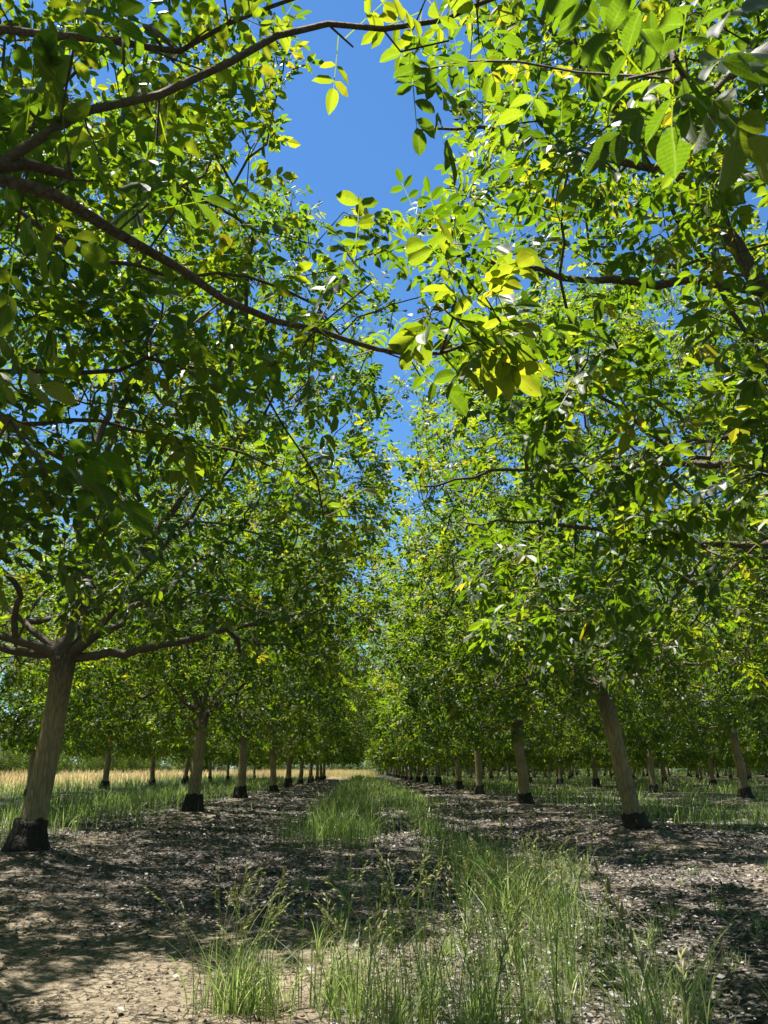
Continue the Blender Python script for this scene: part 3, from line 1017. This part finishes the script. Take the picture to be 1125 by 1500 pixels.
rng = np.random.default_rng(9)
used = set()
row_name = {-2: "outer row by the golden field", -1: "row just left of the track", 0: "row just right of the track",
            1: "second row right of the track", 2: "third row right of the track", 3: "fourth row right of the track", 4: "fifth row right of the track"}
low = build_tree((0, 0, 0), 131, 2, 5.5, 2.0, 2.0, near=False, leaf_split=False, R=4.9, H=8.5, npts=1100, zlow=0.4, fork=1.2)
for (k, n), (x, y) in sorted(tree_spots.items(), key=lambda q: q[1][1]):
    if (k, n) in ((-1, 0), (0, 0), (-1, 1), (0, 1)):
        continue
    src = protos[int(rng.integers(2))] if (y < 40 and abs(x) < 25) else far[int(rng.integers(3))]
    if (k, n) == (-1, 2): src = protos[0]
    if (k, n) == (0, 2): src = protos[1]
    if src.name in used:
        o = copy_tree(src)
    else:
        o = src
        used.add(src.name)
    o.location = at_ground(x, y)
    o.rotation_euler = (0, 0, rng.uniform(0, 6.283))
    s = rng.uniform(0.90, 1.05) * (1.05 if k == -1 and n > 2 else 1)
    o.scale = (s, s, s * rng.uniform(0.86, 1.08))
    depth = y
    if y < 1 or k <= -3 or (k == -2 and y < 20) or (k == 1 and y < 20):
        side = "left" if k < 0 else "right"
        tag(o, f"walnut tree standing outside the picture, {side} of the track", "tree", GROUP + ", outside the picture")
    elif k in row_name and y < 88:
        vis = [m for (kk, m) in sorted(tree_spots) if kk == k and tree_spots[(kk, m)][1] > 8 and (k in (-1, 0) or tree_spots[(kk, m)][1] > 20)]
        tag(o, f"walnut tree, {ORD[vis.index(n)]} along the {row_name[k]}", "tree", GROUP)
    else:
        w = {-2: "outer left row before the golden field", -1: "row just left of the track", 0: "row just right of the track"}.get(k, "rows to the right of the track")
        tag(o, f"small distant walnut tree far along the {w}", "tree", GROUP + ", far along the " + w)
# the woods beyond the golden field
for i in range(64):
    if i < 20:
        x, y = -62 + rng.normal(0, 3), 44 + i * 10 + rng.normal(0, 2)
    else:
        x, y = (-62 + (i - 20) * 6.5 if i < 30 else 5 + (i - 30) * 5.6) + rng.normal(0, 1.5), (236 if i < 30 else 182) + rng.normal(0, 4)
    o = low if i == 0 else copy_tree(low)
    o.location = at_ground(x, y)
    o.rotation_euler = (0, 0, rng.uniform(0, 6.283))
    s = rng.uniform(1.0, 1.3)
    o.scale = (s, s, s)
    tag(o, "distant green tree standing beyond the golden grass field" if i < 30 else "distant green tree behind the ends of the orchard rows", "tree",
        "trees beyond the golden field" if i < 30 else "trees behind the orchard rows")

# ---------------------------------------------------------------- dead leaves on the ground
def place_on_ground(n, seed, x0, x1, y0, y1, size, power=1.0, weight=None):
    r = np.random.default_rng(seed)
    u = r.random(n)
    y = y0 * (y1 / y0) ** u if power else y0 + (y1 - y0) * u
    x = r.uniform(x0, x1, n)
    return r, x, y


def litter(n, seed, x0, x1, y0, y1, s0, s1, grow):
    r, x, y = place_on_ground(n, seed, x0, x1, y0, y1, 1)
    l, g, d = zones(x, y)
    patch = 0.5 + 0.9 * vnoise(x * 0.8, y * 0.8, 21) + 0.4 * vnoise(x * 3, y * 3, 22)
    ok = r.random(n) < np.clip(l * (0.6 + patch), 0.035, 1)
    x, y = x[ok], y[ok]
    m = len(x)
    z = zground(x, y) + r.uniform(0.004, 0.03, m)
    az = r.uniform(0, 6.283, m)
    D = unit(np.stack([np.cos(az), np.sin(az), r.normal(0, 0.28, m)], -1))
    up = np.array([0, 0, 1.0]) + r.normal(0, 0.42, (m, 3))
    Nn = unit(up - D * (up * D).sum(1, keepdims=True))
    L = r.uniform(s0, s1, m) * (1 + grow * np.maximum(y - 6, 0))
    W = L * r.uniform(0.4, 0.75, m)
    t = np.clip(r.beta(1.3, 1.7, m), 0, 1)
    return scatter(np.stack([x, y, z], -1) - D * L[:, None] * 0.5, D, Nn, L, W, t, 2)


P1 = [litter(90000, 301, -5.5, 8.5, 3.4, 18, 0.022, 0.060, 0.03), litter(34000, 302, -9, 12, 14, 80, 0.05, 0.10, 0.03)]
V = np.concatenate([p[0] for p in P1]); T = np.concatenate([P1[0][1], P1[1][1] + len(P1[0][0])])
tag(obj("fallen_leaves", mesh_from("fallen_leaves", V, [T], litter_mat, {"tint": np.concatenate([p[3] for p in P1])})),
    "dry grey and brown dead leaves scattered over the orchard floor", "leaf litter", kind="stuff")

# dry soil clods near the camera
r, x, y = place_on_ground(5000, 311, -5, 3.5, 3.4, 12, 1)
m = len(x)
O = np.array([(1, 0, 0), (-1, 0, 0), (0, 1, 0), (0, -1, 0), (0, 0, 1), (0, 0, -1)], float)
OF = np.array([(0, 2, 4), (2, 1, 4), (1, 3, 4), (3, 0, 4), (2, 0, 5), (1, 2, 5), (3, 1, 5), (0, 3, 5)])
sz = r.uniform(0.006, 0.02, m) * (1 + (r.random(m) < 0.06) * 1.2)
V = np.stack([x, y, zground(x, y)], -1)[:, None] + O[None] * sz[:, None, None] * r.uniform(0.6, 1.2, (m, 6, 1))
F = (OF[None] + (np.arange(m) * 6)[:, None, None]).reshape(-1, 3)
zz = np.zeros(m * 6)
tag(obj("soil_clods", mesh_from("soil_clods", V.reshape(-1, 3), [F], soil_mat, {"litter": zz, "grass": zz, "dry": zz}, smooth=True)),
    "small dry clods of sandy soil on the bare dirt", "soil", kind="stuff")

# ---------------------------------------------------------------- grass
def blades(x, y, h, w, seed, nseg=3, lean=0.35, z=None, bend=0.5):
    r = np.random.default_rng(seed)
    n = len(x)
    az = r.uniform(0, 6.283, n)
    fa = az + r.uniform(-1.2, 1.2, n) + math.pi / 2
    ld = np.stack([np.cos(az), np.sin(az), np.zeros(n)], -1) * (np.abs(r.normal(0, lean, n)))[:, None]
    sd_ = np.stack([np.cos(fa), np.sin(fa), np.zeros(n)], -1)
    if z is None:
        z = zground(x, y) - 0.01
    b = np.stack([x, y, z], -1)
    rows = []
    for t in np.linspace(0, 1, nseg + 1):
        c = b + np.array([0, 0, 1.0]) * (h * t * (1 - 0.25 * bend * t * t))[:, None] + ld * (h * (0.35 * t + bend * 1.3 * t * t))[:, None]
        ww = w * (1 - t) ** 0.7 * (0.55 if t == 0 else 1) + 0.0002
        rows.append(c - sd_ * ww[:, None]); rows.append(c + sd_ * ww[:, None])
    V = np.stack(rows, 1)
    k = 2 * (nseg + 1)
    i = np.arange(nseg) * 2
    q = np.stack([i, i + 1, i + 3, i + 2], -1)
    F = (q[None] + (np.arange(n) * k)[:, None, None]).reshape(-1, 4)
    t = np.clip(r.normal(0.5, 0.2, n) + 0.15 * vnoise(x, y, 31), 0, 1)
    return V.reshape(-1, 3), F, np.repeat(t, k)


def join3(parts):
    o, Vs, Fs, Ts = 0, [], [], []
    for V, F, T in parts:
        Vs.append(V); Fs.append(F + o); Ts.append(T); o += len(V)
    return np.concatenate(Vs), np.concatenate(Fs), np.concatenate(Ts)


def strip(n, seed, cx, half, y0, y1, h0, h1, w=0.003, grow=0.12, nseg=3, clump=0.7):
    r = np.random.default_rng(seed)
    y = y0 * (y1 / y0) ** r.random(n)
    x = cx + r.normal(0, half * 0.55, n)
    p = vnoise(x * 1.6, y * 1.1, seed) + 0.5 * vnoise(x * 5, y * 4, seed + 1)
    ok = p > r.uniform(-1.1, 0.9, n) * clump
    x, y = x[ok], y[ok]
    h = r.uniform(h0, h1, len(x)) * (0.8 + 0.35 * np.clip(p[ok], -1, 1))
    return blades(x, y, h, w * (1 + grow * y), seed + 2, nseg)


def seed_stalks(x, y, h, seed, lean=0.25, spike=0.024, nsp=9, z=None):
    """thin stems with drooping spikelets: (stem V,F,T), (spikelet V,F,T)"""
    r = np.random.default_rng(seed)
    n = len(x)
    SV, SF, HV, HF = [], [], [], []
    o1 = o2 = 0
    for i in range(n):
        az = r.uniform(0, 6.283); l = abs(r.normal(0, lean)) + 0.06
        zz = float(zground(x[i], y[i])) if z is None else z
        t = np.linspace(0, 1, 7)
        P = np.stack([x[i] + math.cos(az) * l * h[i] * t ** 2, y[i] + math.sin(az) * l * h[i] * t ** 2, zz + h[i] * t * (1 - 0.18 * l * t ** 3)], -1)
        d = 1 + 0.05 * y[i]
        V, F = tube(P, np.linspace(0.0028, 0.0013, 7) * d, 3)
        SV.append(V); SF.append(F + o1); o1 += len(V)
        for q in range(nsp):
            f = 0.80 + 0.20 * q / max(nsp - 1, 1)
            k = f * 6
            a = int(min(k, 5)); b = P[a] + (P[a + 1] - P[a]) * (k - a)
            dirv = unit((P[6] - P[5]) * 6 + r.normal(0, 0.35, 3) * h[i] + np.array([0.3 * math.cos(az), 0.3 * math.sin(az), -0.28]) * h[i])
            s = unit(np.cross(dirv, r.normal(0, 1, 3)))
            w = np.cross(dirv, s)
            L = spike * r.uniform(0.7, 1.25) * d; wd = L * 0.17
            b2 = b + dirv * L * 0.25
            SVq = np.array([b2, b2 + dirv * L * 0.4 + s * wd, b2 + dirv * L * 0.4 + w * wd, b2 + dirv * L * 0.4 - s * wd, b2 + dirv * L * 0.4 - w * wd, b2 + dirv * L * 1.1])
            HV.append(SVq)
            HF.append(np.array([(0, 2, 1), (0, 3, 2), (0, 4, 3), (0, 1, 4), (5, 1, 2), (5, 2, 3), (5, 3, 4), (5, 4, 1)]) + o2); o2 += 6
    S = (np.concatenate(SV), np.concatenate(SF)); Hh = (np.concatenate(HV), np.concatenate(HF))
    return S, Hh


def stuff(name, V, F, T, mat, label, cat):
    tag(obj(name, mesh_from(name, V, [F], mat, {"tint": T})), label, cat, kind="stuff")


def tufts(cx, cy, sx, sy, nt, h0, h1, seed, nb=(10, 30)):
    r = np.random.default_rng(seed)
    out = []
    for _ in range(nt):
        k = int(r.integers(*nb)); x = r.normal(cx, sx); y = r.normal(cy, sy); hh = r.uniform(h0, h1)
        V, F, T = blades(x + r.normal(0, 0.028, k), y + r.normal(0, 0.028, k), hh * r.uniform(0.35, 1.1, k), r.uniform(0.0014, 0.0042, k), int(r.integers(1e6)), 5, r.uniform(0.3, 0.65), bend=r.uniform(0.35, 0.9))
        out.append((V, F, np.clip(T * 0.6 + r.uniform(-0.1, 0.65), 0, 1)))
    return out


r = np.random.default_rng(401)
fore = []
# the weedy patch at the camera's feet, and thinner grass to its right
for q, (cx, cy, sx, sy, n, h0, h1) in enumerate(((0.45, 4.5, 0.30, 0.45, 26, 0.25, 0.58), (0.0, 4.7, 0.20, 0.4, 9, 0.22, 0.5), (1.15, 4.7, 0.35, 0.5, 20, 0.2, 0.5),
                                  (1.3, 6.9, 0.22, 0.7, 15, 0.2, 0.55), (1.9, 4.8, 0.4, 0.4, 9, 0.14, 0.36), (0.7, 5.6, 0.25, 0.4, 9, 0.18, 0.45),
                                  (-0.15, 6.2, 0.15, 0.5, 7, 0.15, 0.42), (2.2, 9.2, 0.2, 0.3, 5, 0.2, 0.45), (2.55, 6.8, 0.08, 0.1, 3, 0.1, 0.24),
                                  (2.4, 5.6, 0.4, 0.5, 7, 0.1, 0.28), (-0.2, 8.6, 0.25, 1.0, 12, 0.15, 0.42), (1.4, 9.5, 0.35, 1.2, 26, 0.2, 0.5), (3.2, 7.5, 0.6, 1.2, 8, 0.08, 0.22),
                                  (0.7, 3.7, 0.45, 0.25, 22, 0.40, 0.72), (1.6, 3.9, 0.3, 0.25, 6, 0.3, 0.5))):
    fore += tufts(cx, cy, sx, sy, n, h0, h1, 4100 + q)
fore.append(strip(4600, 411, 1.45, 0.5, 5.6, 30, 0.18, 0.46, 0.0026, 0.06))
fore.append(strip(5500, 415, 1.5, 1.1, 24, 100, 0.25, 0.5, 0.003, 0.08))
fore.append(strip(8000, 421, -0.42, 0.72, 12.5, 40, 0.35, 0.75, 0.0026, 0.06, clump=0.4))
fore.append(strip(5500, 425, -0.2, 1.0, 30, 105, 0.4, 0.8, 0.003, 0.08, clump=0.4))
V, F, T = join3(fore)
stuff("grass", V, F, T, grass_mat, "green grass growing along the middle of the track", "grass")
side = []
for kk, n, y0 in ((-1, 20000, 11), (1, 13000, 15), (2, 9000, 24), (3, 5000, 34), (4, 3500, 45)):
    side.append(strip(n, 500 + kk * 7, X0 + kk * DX, 3.3, y0, 120 if kk > 0 else 104, 0.25, 0.7 if kk < 0 else 0.62, 0.0035, 0.09, 2, clump=0.6))
dryp = []
side2 = strip(9500, 590, -15.8, 3.2, 16, 104, 0.4, 1.0, 0.0035, 0.09, 2, clump=0.5)
side.append(side2)
side.append(strip(6000, 596, 60, 75, 150, 178, 0.5, 1.2, 0.006, 0.06, 2, clump=0.3))
V, F, T = join3(side)
stuff("side_grass", V, F, T, grass_mat, "green grass growing between the neighbouring tree rows", "grass")
r = np.random.default_rng(431)
n = 14000
y = 14 * (210 / 14) ** r.random(n); x = -17.5 - np.abs(r.normal(0, 1, n)) * (4 + y * 0.35)
dryp.append(blades(x, y, r.uniform(0.45, 1.25, n) * (1 + 0.35 * vnoise(x * 0.25, y * 0.12, 61) + 0.25 * vnoise(x * 0.9, y * 0.4, 62)), 0.009 * (1 + 0.05 * y), 432, 2, 0.25))
n = 7000
y = 109 + 80 * r.random(n) ** 1.5; x = r.uniform(-20, 2.2, n)
dryp.append(blades(x, y, r.uniform(0.8, 1.5, n), np.full(n, 0.03), 433, 2, 0.25))
V, F, T = join3(dryp)
T = np.clip(T + 0.35 * vnoise(V[:, 0] * 0.13, V[:, 1] * 0.07, 63), 0, 1)
stuff("dry_grass", V, F, T, straw_mat, "tall golden dry grass field beyond the left rows", "dry grass")
# seed stalks in the strips: too many to count
xs = np.concatenate([np.random.default_rng(441).normal(0.6, 0.5, 100), np.random.default_rng(442).normal(1.4, 0.35, 90), np.random.default_rng(443).normal(-0.4, 0.4, 110)])
ys = np.concatenate([np.random.default_rng(444).uniform(4.1, 5.8, 100), np.random.default_rng(445).uniform(5.6, 16, 90), np.random.default_rng(446).uniform(12.5, 30, 110)])
hs = np.random.default_rng(447).uniform(0.35, 0.75, len(xs))
S, Hh = seed_stalks(xs, ys, hs, 448)
stuff("grass_stems", S[0], S[1], np.full(len(S[0]), 0.6), grass_mat, "thin grass stems standing in the track's grass", "grass")
stuff("grass_seeds", Hh[0], Hh[1], np.repeat(np.random.default_rng(449).random(len(Hh[0]) // 6), 6), seed_mat, "pale seed heads on the track's grass", "grass")


def grass_clump(cx, cy, sx, nb, h, ns, hs_, seed, label):
    r = np.random.default_rng(seed)
    loc = at_ground(cx, cy)
    root = empty("grass_clump", loc)
    x = r.normal(0, sx, nb); y = r.normal(0, sx * 0.8, nb)
    z = zground(x + cx, y + cy) - loc[2] - 0.01
    V, F, T = blades(x, y, r.uniform(h * 0.4, h * 1.15, nb), r.uniform(0.0016, 0.0042, nb), seed + 1, 5, 0.55, z=z, bend=0.75)
    tag(obj("blades", mesh_from("blades", V, [F], grass_mat, {"tint": T * 0.8 + 0.2}), root), kind="stuff")
    for i in range(ns):
        S, Hh = seed_stalks(np.array([r.normal(0, sx * 0.8)]), np.array([r.normal(0, sx * 0.6)]), np.array([r.uniform(*hs_)]), seed + 10 + i, 0.32, 0.028, 9, z=0.0)
        st = obj("stalk", mesh_from("stalk", S[0], [S[1]], grass_mat, {"tint": np.full(len(S[0]), 0.8)}, smooth=True), root)
        obj("seed_head", mesh_from("seed_head", Hh[0], [Hh[1]], seed_mat, {"tint": np.repeat(r.random(len(Hh[0]) // 6), 6)}), st)
    tag(root, label, "grass clump", "clumps of wild grass in the foreground")


grass_clump(-0.62, 4.62, 0.12, 330, 0.40, 26, (0.40, 0.74), 601, "pale tall grass clump with nodding seed heads standing alone on the sunlit bare dirt")
grass_clump(-0.10, 4.6, 0.10, 150, 0.42, 9, (0.4, 0.62), 621, "slender grass clump between the lone pale clump and the weedy patch")
grass_clump(1.30, 7.2, 0.18, 320, 0.52, 10, (0.4, 0.6), 641, "dark spiky grass clump in the strip near bare pale litter, mid track")
grass_clump(2.2, 9.2, 0.16, 90, 0.42, 5, (0.4, 0.55), 661, "thin pale grass clump right of the strip, towards the leaning walnut trunk")


def brome(cx, cy, h, az, l, seed, label):
    """one big stalk near the lens, with fat spikelets along its tip and blades on the stem"""
    r = np.random.default_rng(seed)
    root = empty("grass_stalk", at_ground(cx, cy))
    t = np.linspace(0, 1, 16)
    P = np.stack([math.cos(az) * l * h * t ** 2.2, math.sin(az) * l * h * t ** 2.2, h * t * (1 - 0.2 * l * t ** 4)], -1)
    V, F = tube(P, np.linspace(0.0036, 0.0016, 16), 6)
    obj("stem", mesh_from("stem", V, [F], grass_mat, {"tint": np.full(len(V), 0.75)}, smooth=True), root)
    for q in range(9):
        k = (0.66 + 0.34 * q / 8) * 15
        a = int(min(k, 14)); b = P[a] + (P[a + 1] - P[a]) * (k - a)
        sg = 1 if q % 2 else -1
        T_ = unit(P[min(a + 1, 15)] - P[a])
        dv = unit(T_ + sg * 0.28 * unit(np.cross(T_, (0.2, 1, 0.1))) + r.normal(0, 0.1, 3) + np.array([0, 0, -0.12]))
        L = r.uniform(0.042, 0.058)
        PP = b + dv * np.linspace(0, 1, 6)[:, None] * L
        V, F = tube(PP, np.array([0.0008, 0.0040, 0.0056, 0.0050, 0.0028, 0.0003]), 6)
        obj("spikelet", mesh_from("spikelet", V, [F], seed_mat, {"tint": np.full(len(V), r.uniform(0.2, 0.9))}, smooth=True), root)
    for q in range(3):
        k = int((0.15 + 0.17 * q) * 15)
        n = 8
        a2 = r.uniform(0, 6.28)
        tt = np.linspace(0, 1, n)
        bl = 0.22
        c = P[k] + np.stack([np.cos(a2) * bl * tt, np.sin(a2) * bl * tt, bl * (0.9 * tt - 1.1 * tt ** 2)], -1)
        s = np.array([-math.sin(a2), math.cos(a2), 0.2]) * 0.004
        ww = (np.sin(np.pi * (0.12 + 0.88 * tt)) ** 0.6)[:, None]
        V = np.stack([c - s * ww, c + s * ww], 1).reshape(-1, 3)
        i = np.arange(n - 1) * 2
        obj("leaf_blade", mesh_from("leaf_blade", V, [np.stack([i, i + 1, i + 3, i + 2], -1)], grass_mat, {"tint": np.full(len(V), r.uniform(0.4, 0.8))}, smooth=True), root)
    tag(root, label, "grass stalk", "big seeded grass stalks in the foreground")


brome(0.90, 2.55, 0.86, 2.8, 0.20, 701, "tall pale seeded grass stalk standing highest in front of the dappled litter")
brome(1.02, 2.75, 0.58, 1.2, 0.40, 702, "short bent seeded grass stalk below the tallest seeded stalk")
brome(0.42, 3.0, 0.70, 0.5, 0.25, 703, "upright seeded grass stalk in the middle of the weedy patch")
brome(0.02, 3.6, 0.62, 1.2, 0.25, 704, "slim seeded grass stalk at the edge of the bare dirt")
